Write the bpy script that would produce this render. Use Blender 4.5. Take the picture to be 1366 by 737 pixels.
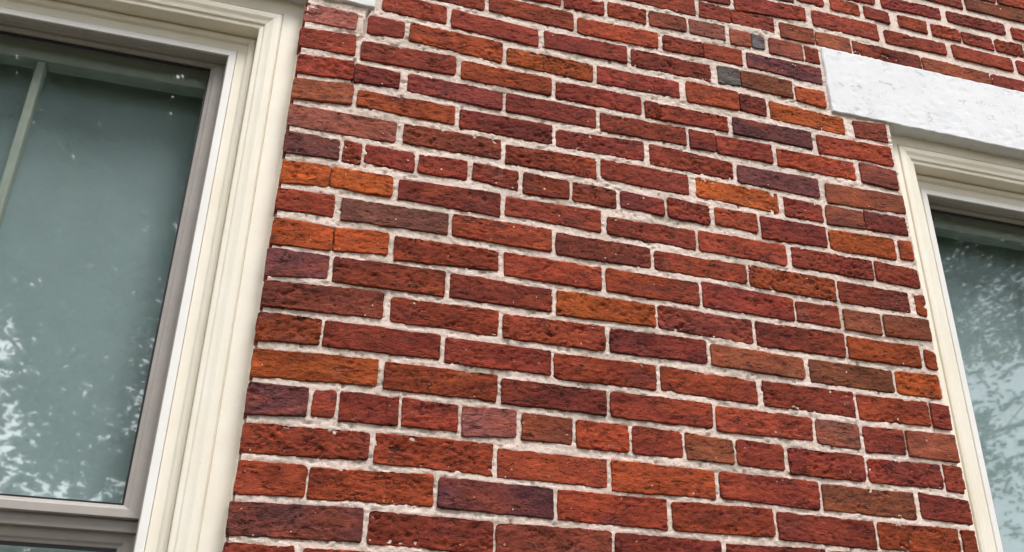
import bpy, bmesh, math, random
import numpy as np
from mathutils import Matrix, Vector

# ------------------------------------------------------------------ camera, sky, sun, exposure
for o in list(bpy.data.objects):
    bpy.data.objects.remove(o)
scene = bpy.context.scene
C = scene.collection
CAM_H = 1.6                     # camera height above the pavement
PAN, TILT, ROLL, FPX = 0.268580, 0.488705, 0.0166211, 1323.82
fw = Vector((math.sin(PAN)*math.cos(TILT), math.cos(PAN)*math.cos(TILT), math.sin(TILT)))
rt = Vector((math.cos(PAN), -math.sin(PAN), 0)); up = rt.cross(fw)
rt, up = math.cos(ROLL)*rt + math.sin(ROLL)*up, math.cos(ROLL)*up - math.sin(ROLL)*rt
cd = bpy.data.cameras.new('camera'); cam = bpy.data.objects.new('camera', cd); C.objects.link(cam)
cd.sensor_width = 36; cd.lens = FPX/1366*36; cd.clip_start = 0.02; cd.clip_end = 3000
m = Matrix((rt, up, -fw)).transposed().to_4x4(); m.translation = Vector((0, -1.651, CAM_H)); cam.matrix_world = m
scene.camera = cam

SUN_EL, SUN_AZ = math.radians(54), math.radians(24)     # azimuth measured from straight out of the wall, + is towards the right
w = bpy.data.worlds.new('World'); scene.world = w; w.use_nodes = True
nt = w.node_tree; nt.nodes.clear()
sky = nt.nodes.new('ShaderNodeTexSky'); sky.sky_type = 'NISHITA'; sky.sun_disc = False
sky.sun_elevation = SUN_EL; sky.sun_rotation = math.pi + SUN_AZ
sky.air_density = 1.0; sky.dust_density = 4.0; sky.ozone_density = 1.0
hs = nt.nodes.new('ShaderNodeHueSaturation'); hs.inputs['Saturation'].default_value = 0.30
bg = nt.nodes.new('ShaderNodeBackground'); bg.inputs['Strength'].default_value = 0.15
wo = nt.nodes.new('ShaderNodeOutputWorld')
nt.links.new(sky.outputs[0], hs.inputs['Color']); nt.links.new(hs.outputs[0], bg.inputs['Color']); nt.links.new(bg.outputs[0], wo.inputs['Surface'])
sd_ = bpy.data.lights.new('sun', 'SUN'); sd_.energy = 1.3; sd_.angle = math.radians(25); sd_.color = (1.0, 0.965, 0.92)
sun = bpy.data.objects.new('sun', sd_); C.objects.link(sun)
sdir = Vector((math.sin(SUN_AZ)*math.cos(SUN_EL), -math.cos(SUN_AZ)*math.cos(SUN_EL), math.sin(SUN_EL)))
sun.rotation_euler = sdir.to_track_quat('Z', 'Y').to_euler(); sun.location = sdir*30
vs = scene.view_settings
vs.view_transform = 'Standard'; vs.look = 'None'; vs.gamma = 1.0; vs.use_curve_mapping = False; vs.exposure = 0.92
scene.render.engine = 'CYCLES'; scene.cycles.transparent_max_bounces = 32; scene.cycles.max_bounces = 7; scene.cycles.diffuse_bounces = 3; scene.cycles.glossy_bounces = 3
scene.render.resolution_x = 1024; scene.render.resolution_y = 552

random.seed(7); rng = np.random.default_rng(7)

# ------------------------------------------------------------------ helpers
def link(name, mesh, mat, parent=None, loc=None):
    o = bpy.data.objects.new(name, mesh); C.objects.link(o)
    if mat is not None and not mesh.materials: mesh.materials.append(mat)
    if parent is not None: o.parent = parent
    if loc is not None: o.location = loc
    return o
def empty(name, loc=(0, 0, 0)):
    o = bpy.data.objects.new(name, None); C.objects.link(o); o.location = loc; o.empty_display_size = 0.1
    return o
def tag(o, label=None, cat=None, group=None, kind=None):
    if label: o['label'] = label
    if cat: o['category'] = cat
    if group: o['group'] = group
    if kind: o['kind'] = kind
    elif cat: o['kind'] = 'thing'
    return o
def np_mesh(name, co, quads, smooth=True):
    me = bpy.data.meshes.new(name)
    co = np.asarray(co, np.float32); q = np.asarray(quads, np.int32); k = q.shape[1]
    me.vertices.add(len(co)); me.vertices.foreach_set('co', co.ravel())
    me.loops.add(q.size); me.loops.foreach_set('vertex_index', q.ravel())
    me.polygons.add(len(q)); me.polygons.foreach_set('loop_start', np.arange(0, q.size, k, dtype=np.int32))
    try: me.polygons.foreach_set('loop_total', np.full(len(q), k, np.int32))
    except Exception: pass
    me.update(calc_edges=True); me.validate()
    if smooth: me.polygons.foreach_set('use_smooth', np.ones(len(me.polygons), bool))
    return me
def py_mesh(name, v, f, smooth=False):
    me = bpy.data.meshes.new(name); me.from_pydata([tuple(p) for p in v], [], f); me.update()
    if smooth:
        for p in me.polygons: p.use_smooth = True
    return me
def box_data(x0, x1, y0, y1, z0, z1):
    v = [(x0,y0,z0),(x1,y0,z0),(x1,y1,z0),(x0,y1,z0),(x0,y0,z1),(x1,y0,z1),(x1,y1,z1),(x0,y1,z1)]
    f = [(3,2,1,0),(4,5,6,7),(0,1,5,4),(1,2,6,5),(2,3,7,6),(3,0,4,7)]
    return v, f
def join(parts):
    V, F = [], []
    for v, f in parts:
        n = len(V); V += list(v); F += [tuple(i+n for i in q) for q in f]
    return V, F
def bevel_mesh(me, r, seg=2):
    bm = bmesh.new(); bm.from_mesh(me)
    bmesh.ops.bevel(bm, geom=bm.edges[:], offset=r, segments=seg, affect='EDGES', profile=0.5)
    bm.to_mesh(me); bm.free(); return me

def _hash(ix, iy, s):
    h = (ix.astype(np.int64)*374761393 + iy.astype(np.int64)*668265263 + int(s)*2147483647 + 12345) & 0xffffffff
    h = ((h ^ (h >> 13))*1274126177) & 0xffffffff
    h = ((h ^ (h >> 15))*2246822519) & 0xffffffff
    return ((h ^ (h >> 16)) & 0xffffff)/float(0xffffff)
def vn(x, y, s=0):                      # value noise 0..1
    x = np.asarray(x, float); y = np.asarray(y, float)
    ix = np.floor(x); iy = np.floor(y); fx = x-ix; fy = y-iy
    fx = fx*fx*fx*(fx*(fx*6-15)+10); fy = fy*fy*fy*(fy*(fy*6-15)+10)
    a = _hash(ix, iy, s); b = _hash(ix+1, iy, s); c = _hash(ix, iy+1, s); d = _hash(ix+1, iy+1, s)
    return (a*(1-fx)+b*fx)*(1-fy) + (c*(1-fx)+d*fx)*fy
def fbm(x, y, s=0, o=3):
    t = 0; a = 0.5; n = 0
    for k in range(o):
        t = t + a*vn(x*2**k + 17.3*k, y*2**k - 9.1*k, s+k*31); n += a; a *= 0.5
    return t/n

# ------------------------------------------------------------------ materials
def srgb(r, g, b):
    return tuple(((c/255)/12.92 if c/255 <= 0.04045 else ((c/255+0.055)/1.055)**2.4) for c in (r, g, b)) + (1.0,)
class NT:
    def __init__(s, name):
        s.m = bpy.data.materials.new(name); s.m.use_nodes = True; s.t = s.m.node_tree; s.t.nodes.clear()
        s.out = s.n('ShaderNodeOutputMaterial')
    def n(s, t, **k):
        o = s.t.nodes.new(t)
        for a, b in k.items(): setattr(o, a, b)
        return o
    def set(s, node, **k):
        for a, b in k.items(): node.inputs[a.replace('_', ' ')].default_value = b
        return node
    def l(s, a, b): s.t.links.new(a, b)
    def noise(s, vec, scale, detail=4, rough=0.55, dist=0.0):
        n = s.n('ShaderNodeTexNoise'); s.set(n, Scale=scale, Detail=detail, Roughness=rough, Distortion=dist)
        if vec is not None: s.l(vec, n.inputs['Vector'])
        return n.outputs['Fac']
    def ramp(s, fac, pts, interp='LINEAR'):
        r = s.n('ShaderNodeValToRGB'); r.color_ramp.interpolation = interp
        e = r.color_ramp.elements
        while len(e) < len(pts): e.new(0.5)
        for q, (p, c) in zip(e, pts): q.position = p; q.color = c if len(c) == 4 else tuple(c)+(1,)
        s.l(fac, r.inputs[0]); return r.outputs[0]
    def mix(s, fac, a, b, mode='MIX'):
        n = s.n('ShaderNodeMix', data_type='RGBA', blend_type=mode)
        for sock, v in ((n.inputs[0], fac), (n.inputs[6], a), (n.inputs[7], b)):
            if isinstance(v, (int, float)): sock.default_value = v
            elif isinstance(v, tuple): sock.default_value = v
            else: s.l(v, sock)
        return n.outputs[2]
    def math(s, op, a, b=0.0, clamp=False):
        n = s.n('ShaderNodeMath', operation=op); n.use_clamp = clamp
        for i, v in enumerate((a, b)):
            if isinstance(v, (int, float)): n.inputs[i].default_value = v
            else: s.l(v, n.inputs[i])
        return n.outputs[0]
    def bump(s, h, strength, dist, prev=None):
        b = s.n('ShaderNodeBump'); b.inputs['Strength'].default_value = strength; b.inputs['Distance'].default_value = dist
        s.l(h, b.inputs['Height'])
        if prev is not None: s.l(prev, b.inputs['Normal'])
        return b.outputs[0]
    def bsdf(s, color, rough=0.7, normal=None, spec=0.4, metal=0.0):
        p = s.n('ShaderNodeBsdfPrincipled')
        if isinstance(color, tuple): p.inputs['Base Color'].default_value = color
        else: s.l(color, p.inputs['Base Color'])
        if isinstance(rough, (int, float)): p.inputs['Roughness'].default_value = rough
        else: s.l(rough, p.inputs['Roughness'])
        p.inputs['Specular IOR Level'].default_value = spec; p.inputs['Metallic'].default_value = metal
        if normal is not None: s.l(normal, p.inputs['Normal'])
        s.l(p.outputs[0], s.out.inputs['Surface']); return p
    def coord(s, kind='Object', scale=None, rot=None, add_random=False):
        tc = s.n('ShaderNodeTexCoord'); v = tc.outputs[kind]
        if add_random:
            oi = s.n('ShaderNodeObjectInfo'); mu = s.math('MULTIPLY', oi.outputs['Random'], 37.0)
            cx = s.n('ShaderNodeCombineXYZ'); s.l(mu, cx.inputs[0]); s.l(mu, cx.inputs[1]); s.l(mu, cx.inputs[2])
            ad = s.n('ShaderNodeVectorMath', operation='ADD'); s.l(v, ad.inputs[0]); s.l(cx.outputs[0], ad.inputs[1]); v = ad.outputs[0]
        if scale or rot:
            mp = s.n('ShaderNodeMapping')
            if scale: mp.inputs['Scale'].default_value = scale
            if rot: mp.inputs['Rotation'].default_value = rot
            s.l(v, mp.inputs['Vector']); v = mp.outputs[0]
        return v

def brick_material(name, from_object=True):
    t = NT(name)
    oi = t.n('ShaderNodeObjectInfo')
    v = t.coord('Object', add_random=from_object)
    va = t.n('ShaderNodeMapping'); va.inputs['Scale'].default_value = (0.55, 1, 1.5); va.inputs['Rotation'].default_value = (0, 0.12, 0); t.l(v, va.inputs['Vector']); va = va.outputs[0]
    if from_object: base = oi.outputs['Color']
    else:
        at = t.n('ShaderNodeAttribute'); at.attribute_name = 'tone'; base = at.outputs['Color']
    n1 = t.noise(va, 14, 4, 0.6, 0.6)
    n2 = t.noise(va, 60, 5, 0.65, 0.8)
    n3 = t.noise(v, 240, 3, 0.6)
    c = t.mix(t.ramp(n1, [(0.36, (0,0,0)), (0.66, (1,1,1))]), t.mix(0.62, base, (0.46, 0.42, 0.42, 1), 'MULTIPLY'), base)
    nh = t.noise(va, 9, 3, 0.6, 0.8)
    c = t.mix(t.ramp(nh, [(0.50, (0,0,0)), (0.70, (0.38,0.38,0.38))]), c, srgb(178,84,44))
    c = t.mix(t.ramp(nh, [(0.28, (0.55,0.55,0.55)), (0.46, (0,0,0))]), c, srgb(106,56,54))
    c = t.mix(t.ramp(n2, [(0.34, (1,1,1)), (0.50, (0,0,0))]), c, t.mix(0.55, c, (0.26, 0.22, 0.22, 1), 'MULTIPLY'))
    c = t.mix(t.ramp(n2, [(0.52, (0,0,0)), (0.70, (0.75,0.75,0.75))]), c, t.mix(1.0, c, (1.55, 1.45, 1.35, 1), 'MULTIPLY'))  # highlights on the bump's ridges, painted as lighter colour
    c = t.mix(0.30, c, t.mix(1.0, c, t.ramp(n3, [(0.3, (0.35,0.35,0.35)), (0.7, (1.5,1.5,1.5))]), 'MULTIPLY'))
    # pale bloom of old mortar wash in soft patches, and small white grit
    nb = t.noise(v, 26, 4, 0.7, 0.4)
    c = t.mix(t.ramp(nb, [(0.62, (0,0,0)), (0.82, (0.22,0.22,0.22))]), c, (0.50, 0.40, 0.36, 1))
    vo = t.n('ShaderNodeTexVoronoi'); vo.inputs['Scale'].default_value = 85; t.l(v, vo.inputs['Vector'])
    sp = t.n('ShaderNodeSeparateColor'); t.l(vo.outputs['Color'], sp.inputs[0])
    rad_ = t.math('MULTIPLY', t.math('POWER', sp.outputs[0], 5.0), 0.21)
    dot = t.math('MULTIPLY', t.math('MULTIPLY', t.math('SUBTRACT', rad_, vo.outputs['Distance']), 22.0, True), 0.8)
    dot = t.math('MULTIPLY', dot, t.math('GREATER_THAN', t.noise(v, 30, 2, 0.5), 0.50))
    c = t.mix(dot, c, (0.86, 0.68, 0.56, 1))
    ge = t.n('ShaderNodeNewGeometry'); ws = t.noise(ge.outputs['Position'], 3.2, 4, 0.6, 0.5)
    c = t.mix(1.0, c, t.ramp(ws, [(0.30, (0.74,0.72,0.72)), (0.50, (1.0,1.0,1.0)), (0.70, (1.10,1.08,1.06))]), 'MULTIPLY')
    # hairline cracks, with the dark shade of crevices painted into the colour
    nw = t.noise(va, 17, 3, 0.6, 1.6)
    line = t.math('ABSOLUTE', t.math('SUBTRACT', nw, 0.5))
    lm = t.math('MULTIPLY', t.ramp(line, [(0.004, (1,1,1)), (0.016, (0,0,0))]), t.ramp(t.noise(v, 12, 2, 0.5), [(0.50, (0,0,0)), (0.60, (0.85,0.85,0.85))]))
    c = t.mix(lm, c, (0.035, 0.02, 0.018, 1))
    fs = t.n('ShaderNodeMapping'); fs.inputs['Scale'].default_value = (0.38, 1, 1.25); fs.inputs['Rotation'].default_value = (0, 0.2, 0); t.l(v, fs.inputs['Vector'])
    fk = t.noise(fs.outputs[0], 95, 4, 0.6, 0.9)
    fm = t.ramp(fk, [(0.335, (0.85,0.85,0.85)), (0.395, (0,0,0))])
    c = t.mix(fm, c, t.mix(1.0, c, (0.20, 0.15, 0.15, 1), 'MULTIPLY'))  # dark flecks paint the shade of small pits into the colour
    # fine relief
    ns = t.noise(va, 48, 6, 0.62, 1.2)
    rid = t.math('ABSOLUTE', t.math('SUBTRACT', ns, 0.5))
    b = t.bump(t.ramp(rid, [(0.0, (0,0,0)), (0.10, (1,1,1))]), 0.55, 0.0016)
    b = t.bump(n2, 0.5, 0.0016, b)
    b = t.bump(n3, 0.5, 0.0010, b)
    b = t.bump(t.math('SUBTRACT', 1.0, lm), 0.8, 0.0012, b)
    b = t.bump(t.math('SUBTRACT', 1.0, fm), 0.9, 0.0016, b)
    t.bsdf(c, 0.86, b, 0.22)
    return t.m

def mortar_material():
    t = NT('mortar'); v = t.coord('Object')
    n1 = t.noise(v, 9, 4, 0.6, 0.5); n2 = t.noise(v, 70, 4, 0.65); n3 = t.noise(v, 330, 3, 0.7)
    c = t.ramp(n1, [(0.34, srgb(192,180,167)), (0.44, srgb(228,210,199)), (0.60, srgb(240,220,210)), (0.74, srgb(214,200,187))])
    c = t.mix(t.ramp(n2, [(0.30, (0.8,0.8,0.8)), (0.46, (0,0,0))]), c, srgb(182,166,154))
    gr = t.noise(v, 22, 5, 0.7, 0.8)
    c = t.mix(t.ramp(gr, [(0.56, (0,0,0)), (0.72, (0.65,0.65,0.65))]), c, srgb(158,144,130))
    c = t.mix(t.ramp(n3, [(0.28, (1,1,1)), (0.38, (0,0,0))]), c, srgb(92,82,74))
    c = t.mix(t.ramp(n3, [(0.62, (0,0,0)), (0.75, (0.8,0.8,0.8))]), c, srgb(238,220,206))
    b = t.bump(n2, 0.7, 0.003); b = t.bump(n3, 0.8, 0.0016, b)
    t.bsdf(c, 0.92, b, 0.2); return t.m

def paint_material(name, col, dirt, rough=0.5, vertical=True):
    t = NT(name); v = t.coord('Object')
    st = t.n('ShaderNodeMapping'); st.inputs['Scale'].default_value = (1, 1, 0.08) if vertical else (0.08, 1, 1); t.l(v, st.inputs['Vector'])
    s1 = t.noise(st.outputs[0], 160, 3, 0.6); s2 = t.noise(st.outputs[0], 38, 4, 0.6, 0.4); n1 = t.noise(v, 7, 4, 0.6); n2 = t.noise(v, 120, 4, 0.7)
    c = t.mix(t.ramp(n1, [(0.35, (0,0,0)), (0.75, (0.55,0.55,0.55))]), col, dirt)
    c = t.mix(t.ramp(s2, [(0.58, (0,0,0)), (0.82, (0.3,0.3,0.3))]), c, dirt)
    c = t.mix(t.ramp(n2, [(0.24, (0.8,0.8,0.8)), (0.31, (0,0,0))]), c, srgb(165,155,135))
    b = t.bump(s1, 0.12, 0.001); b = t.bump(t.noise(v, 24, 4, 0.6), 0.25, 0.003, b); b = t.bump(n2, 0.15, 0.001, b)
    t.bsdf(c, rough, b, 0.4); return t.m

def stone_material():
    t = NT('lintel_stone'); v = t.coord('Object')
    n1 = t.noise(v, 5, 4, 0.6); n2 = t.noise(v, 85, 5, 0.7, 1.0)
    st = t.n('ShaderNodeMapping'); st.inputs['Scale'].default_value = (0.35, 1, 1); st.inputs['Rotation'].default_value = (0, 0.6, 0); t.l(v, st.inputs['Vector'])
    sc = t.noise(st.outputs[0], 55, 3, 0.6, 1.5)
    c = t.ramp(n1, [(0.3, srgb(228,230,236)), (0.6, srgb(235,237,241)), (0.8, srgb(222,226,233))])
    c = t.mix(t.ramp(n2, [(0.30, (0.6,0.6,0.6)), (0.40, (0,0,0))]), c, srgb(188,192,202))
    line = t.math('ABSOLUTE', t.math('SUBTRACT', sc, 0.5))
    lm = t.math('MULTIPLY', t.ramp(line, [(0.006, (1,1,1)), (0.02, (0,0,0))]), t.ramp(t.noise(v, 30, 2, 0.5), [(0.56, (0,0,0)), (0.66, (0.6,0.6,0.6))]))
    c = t.mix(lm, c, srgb(128,130,136))
    b = t.bump(n2, 0.25, 0.0012); b = t.bump(t.noise(v, 190, 4, 0.7), 0.3, 0.0012, b); b = t.bump(t.math('SUBTRACT', 1.0, lm), 0.6, 0.0015, b)
    t.bsdf(c, 0.85, b, 0.25); return t.m

def plain(name, col, rough=0.6, nscale=40, var=0.25, metal=0.0, bumpd=0.0008, spec=0.4):
    t = NT(name); v = t.coord('Object'); n = t.noise(v, nscale, 4, 0.6)
    dk = tuple(x*(1-var) for x in col[:3])+(1,)
    c = t.mix(t.ramp(n, [(0.3, (0,0,0)), (0.7, (1,1,1))]), dk, col)
    t.bsdf(c, rough, t.bump(n, 0.3, bumpd), spec, metal); return t.m

def glass_material(name, f0, wav, dist, haze):
    # thin pane: what is not mirrored (Schlick) passes straight through
    t = NT(name); v = t.coord('Object')
    n = t.bump(t.noise(v, wav, 2, 0.5), 1.0, dist)
    geo = t.n('ShaderNodeNewGeometry')
    d = t.n('ShaderNodeVectorMath', operation='DOT_PRODUCT'); t.l(geo.outputs['Incoming'], d.inputs[0]); t.l(geo.outputs['Normal'], d.inputs[1])
    k = t.math('SUBTRACT', 1.0, t.math('ABSOLUTE', d.outputs['Value']))
    f = t.math('ADD', t.math('MULTIPLY', t.math('POWER', k, 5.0), 1-f0), f0, True)
    tr = t.n('ShaderNodeBsdfTransparent'); tr.inputs[0].default_value = (0.975, 0.988, 0.988, 1)
    gl = t.n('ShaderNodeBsdfGlossy'); gl.inputs['Roughness'].default_value = haze; gl.inputs['Color'].default_value = (0.97, 1, 1, 1); t.l(n, gl.inputs['Normal'])
    ms = t.n('ShaderNodeMixShader'); t.l(f, ms.inputs[0]); t.l(tr.outputs[0], ms.inputs[1]); t.l(gl.outputs[0], ms.inputs[2])
    t.l(ms.outputs[0], t.out.inputs['Surface']); return t.m

M = dict(
    brick=brick_material('fired_brick'), brick_far=brick_material('fired_brick_far', False), mortar=mortar_material(),
    cream=paint_material('cream_paint', srgb(246,241,228), srgb(236,225,203)),
    cream_h=paint_material('cream_paint_head', srgb(245,239,225), srgb(231,218,192), vertical=False),
    white=paint_material('white_vinyl', srgb(242,241,240), srgb(228,226,222), 0.4),
    caulk=paint_material('caulk', srgb(243,236,221), srgb(230,218,196), 0.6),
    stone=stone_material(),
    sash=plain('taupe_metal', srgb(170,164,159), 0.42, 30, 0.12),
    gasket=plain('black_gasket', srgb(34,32,32), 0.6, 60, 0.2),
    inner=plain('old_white_paint', srgb(176,184,172), 0.6, 25, 0.15),
    blind=plain('blind_fabric', srgb(186,202,203), 0.9, 9, 0.12),
    glass=glass_material('storm_glass', 0.105, 2.5, 0.0004, 0.020), old_glass=glass_material('old_glass', 0.05, 5.0, 0.0006, 0.032),
    room=plain('room_plaster', srgb(120,118,112), 0.9, 6, 0.2),
)

# ------------------------------------------------------------------ the ground
def ground_material():
    t = NT('dry_lawn'); v = t.coord('Object')
    n1 = t.noise(v, 0.6, 5, 0.6); n2 = t.noise(v, 14, 5, 0.7)
    c = t.ramp(n1, [(0.3, (0.075,0.072,0.036,1)), (0.6, (0.105,0.092,0.052,1)), (0.8, (0.14,0.115,0.075,1))])
    c = t.mix(t.ramp(n2, [(0.3, (0.6,0.6,0.6)), (0.6, (0,0,0))]), c, (0.05,0.05,0.025,1))
    t.bsdf(c, 0.95, t.bump(n2, 0.8, 0.04), 0.1); return t.m
def bounce_bed_material():
    t = NT('bounce_brown'); v = t.coord('Object')
    n1 = t.noise(v, 2.0, 5, 0.6); n2 = t.noise(v, 45, 5, 0.7, 0.8)
    c = t.ramp(n2, [(0.3, (0.035,0.022,0.014,1)), (0.55, (0.095,0.060,0.038,1)), (0.75, (0.16,0.11,0.075,1))])
    t.bsdf(c, 0.95, t.bump(n2, 1.0, 0.03), 0.15); return t.m
v, f = [(-900,-900,0),(900,-900,0),(900,900,0),(-900,900,0)], [(0,1,2,3)]
tag(link('ground', py_mesh('ground', v, f), ground_material()), kind='structure')
sx, sy = np.meshgrid(np.linspace(-7, 7, 281), np.linspace(-1.3, 0.02, 34))
sz = 0.035 + 0.03*fbm(sx/0.3, sy/0.3, 80, 3) - 0.07*np.clip((-1.1-sy)/0.2, 0, 1)
ii = np.arange(sx.size).reshape(sx.shape)
tag(link('bounce_bed', np_mesh('bounce_bed', np.stack([sx, sy, sz], -1).reshape(-1, 3), np.stack([ii[:-1, :-1], ii[:-1, 1:], ii[1:, 1:], ii[1:, :-1]], -1).reshape(-1, 4)), bounce_bed_material()), kind='structure')  # unseen brown strip added at the wall foot to darken and warm bounced light

# ------------------------------------------------------------------ the brick wall
Z0 = CAM_H                                  # wall heights below are measured from camera height
WIN_W = 1.014
OPEN = [(-0.008-WIN_W, -0.008, -0.66, 1.522), (1.404, 1.404+WIN_W, -0.66, 1.498)]      # x0, x1, z0, z1 of the two window openings
LINT = [(-0.008-WIN_W-0.144, 0.136, 1.517, 1.720), (1.248, 1.404+WIN_W+0.150, 1.487, 1.687)]
WX0, WX1, WZ0, WZ1 = -2.3, 3.9, -1.6, 3.3
ROWS = '''
0|-1,99,358,315,361,315R;114,319,358,316,362,312R
1|-5,204,424,373,431,377P;216,428,428,376,427,373R;436,644,425,374,428,376m;654,857,427,375,427,372r;869,1071,424,375,429,375r;1085,1295,426,378,427,375B
2|-6,104,494,439,495,443R;111,320,492,441,500,447o;331,537,497,446,495,442P;547,754,494,443,495,441o;766,970,492,441,497,445o;980,1187,491,442,490,438R;1193,1375,490,441,492,439o;1384,1413,491,439,490,439o
3|-5,204,559,508,563,516R;216,424,565,513,566,510o;435,640,559,509,559,508R;652,855,560,504,558,506o;867,1075,560,510,558,504R;1084,1287,555,506,555,503T;1301,1415,558,508,551,505r
4|-4,92,630,574,632,582P;102,140,630,583,633,585r;149,250,633,580,633,582R;259,358,634,583,631,584R;368,467,631,577,635,584M;480,574,631,582,630,582C;584,685,629,577,630,580o;695,794,631,577,629,579R;803,900,628,578,621,577B;909,1008,627,577,624,575R;1020,1185,622,570,621,570R;1195,1365,617,570,621,572R;1370,1414,622,568,619,567R
5|-4,208,695,644,701,652O;222,429,698,648,699,649o;440,643,693,646,694,647r;653,862,694,645,694,645R;871,1081,691,640,689,643R;1087,1186,688,639,688,636M;1196,1291,685,632,687,637r;1296,1412,686,634,687,632C
6|-3,100,764,711,766,718o;108,319,765,716,765,718R;330,534,762,714,761,714R;542,748,758,709,760,710o;759,964,760,712,754,705R;981,1184,757,706,756,703R;1194,1363,752,701,756,705o;1367,1411,754,702,752,700r
7|-3,208,829,779,837,784m;224,428,830,782,831,780o;440,645,826,778,828,777R;657,861,827,777,829,780r;872,1078,823,778,817,773C;1093,1289,819,770,817,769B;1295,1402,818,769,821,768O
8|-2,100,897,841,897,851M;112,322,896,846,900,847r;334,536,899,848,893,847r;548,754,894,842,891,845O;762,969,894,844,888,837m;978,1184,888,835,888,835r;1193,1365,883,835,883,835O;1380,1406,880,838,873,834o
9|-2,104,963,907,961,911O;106,208,961,911,965,919O;222,426,960,910,962,919o;440,641,961,912,959,909o;653,855,960,910,958,907o;864,1073,963,907,955,904R;1081,1181,950,905,952,903r;1194,1281,947,901,947,901B;1292,1405,949,900,952,903B
10|-3,98,1027,982,1031,983o;114,322,1027,980,1028,983M;333,536,1030,983,1031,979R;547,750,1025,977,1023,978m;762,970,1019,977,1019,976R;978,1182,1020,972,1018,966o;1191,1364,1016,966,1012,966R;1383,1407,1009,966,1014,961o
11|-2,84,1093,1041,1095,1049O;87,208,1095,1049,1094,1048O;221,427,1092,1048,1097,1043r;440,644,1092,1050,1095,1045r;660,857,1084,1044,1085,1039r;867,1072,1087,1040,1084,1035R;1087,1286,1084,1036,1081,1034r;1294,1402,1083,1035,1076,1030R
12|-2,96,1161,1111,1159,1115P;105,139,1163,1113,1159,1113r;148,247,1162,1120,1160,1115r;257,356,1159,1117,1162,1117R;369,464,1161,1123,1158,1111r;477,575,1159,1108,1155,1113r;585,680,1157,1112,1153,1109m;692,789,1150,1118,1149,1110r;800,895,1157,1109,1152,1107r;910,1009,1152,1112,1154,1107R;1020,1180,1150,1096,1150,1099r;1189,1355,1146,1097,1150,1096O;1368,1401,1149,1101,1149,1101O
13|-2,204,1226,1176,1228,1178M;221,426,1227,1182,1230,1183m;438,637,1221,1175,1225,1177R;650,851,1227,1180,1224,1174R;871,1068,1223,1175,1219,1169O;1086,1180,1213,1165,1209,1165r;1190,1286,1211,1161,1210,1165B;1289,1398,1215,1164,1213,1167r
14|-2,110,1291,1242,1302,1253C;121,324,1291,1252,1294,1249o;337,538,1291,1246,1293,1244r;549,749,1284,1242,1293,1245R;765,964,1292,1240,1281,1237R;977,1180,1278,1233,1279,1229P;1199,1404,1272,1219,1274,1227C
15|-2,107,1356,1308,1363,1316R;110,203,1358,1311,1355,1315r;222,427,1358,1314,1356,1310m;437,640,1356,1309,1357,1308r;652,855,1350,1305,1353,1307r;865,928,1351,1302,1352,1305r;930,1070,1350,1302,1350,1302R;1084,1284,1345,1300,1346,1297o;1302,1398,1350,1296,1344,1291C
16|-1,104,1424,1378,1434,1381R;118,321,1421,1373,1428,1379R;335,537,1421,1374,1421,1374o;550,750,1415,1371,1416,1369R;761,963,1409,1365,1407,1367R;979,1180,1411,1366,1411,1365P;1197,1396,1408,1358,1411,1359o
17|-3,101,1495,1447,1493,1450K;126,204,1495,1446,1497,1452R;217,424,1498,1449,1493,1439o;436,636,1484,1440,1483,1434O;648,847,1477,1435,1489,1439R;866,999,1490,1432,1488,1436o;1002,1070,1487,1437,1483,1434R;1081,1277,1481,1432,1472,1425O;1305,1395,1472,1426,1480,1429m
18|154,294,1568,1520,1565,1515R;307,506,1560,1511,1551,1503r;523,721,1551,1506,1556,1510r;733,933,1554,1506,1554,1508r;953,1010,1557,1507,1559,1511G;1012,1149,1558,1510,1557,1506B;1158,1236,1543,1501,1544,1496o
19|169,379,1625,1583,1624,1578r;392,592,1626,1580,1625,1573R;603,803,1615,1569,1619,1574o;817,919,1617,1575,1619,1576R;921,1022,1620,1576,1623,1576R;1036,1236,1618,1576,1618,1568P
20|470,562,1677,1643,1678,1648R;572,669,1678,1641,1679,1642R;680,777,1685,1643,1683,1641R;783,880,1684,1640,1687,1643B;889,983,1687,1643,1689,1644M;997,1052,1683,1636,1683,1640C;1055,1089,1683,1641,1680,1643G;1103,1194,1682,1635,1682,1632B;1202,1238,1681,1631,1679,1633R
21|692,908,1753,1707,1753,1703R;921,1004,1753,1704,1749,1708r;1007,1124,1750,1707,1750,1706r;1140,1235,1740,1693,1741,1696C;1239,1339,1739,1695,1739,1693C;1346,1544,1733,1695,1734,1693r;1552,1753,1731,1692,1726,1687B;1762,1953,1726,1687,1725,1686r
22|787,1008,1784,1751,1813,1766R;1020,1219,1802,1750,1810,1768R;1240,1430,1808,1759,1809,1757R;1451,1635,1799,1756,1798,1759R;1657,1842,1800,1757,1797,1755R;1860,2044,1797,1753,1792,1747R
23|1202,1280,1867,1840,1866,1837R;1302,1385,1867,1829,1867,1830R;1402,1474,1865,1830,1864,1826R;1505,1590,1864,1824,1864,1822o;1606,1694,1860,1822,1860,1819R;1701,1798,1857,1820,1856,1815R;1804,1895,1858,1817,1860,1816R
24|1253,1441,1912,1880,1918,1890R;1463,1644,1919,1880,1922,1890r;1667,1851,1923,1884,1923,1885r;1874,2083,1917,1878,1919,1881R
25|1551,1727,1989,1951,1982,1947R;1742,1986,1986,1949,1995,1949B
26|1651,1847,2033,1999,2044,2001R;1856,2045,2042,2001,2044,2004o
'''
TONE = dict(O=(180,86,42), o=(163,73,45), R=(152,66,49), r=(139,60,48), m=(141,68,55), M=(141,85,79), P=(117,68,68),
            B=(140,78,57), C=(152,82,63), T=(146,89,60), K=(194,118,104), G=(104,100,102))
SOFT = dict(C=0.35, B=0.5, M=0.55, T=0.6, K=0.6, G=0.6, P=0.7)
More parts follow.
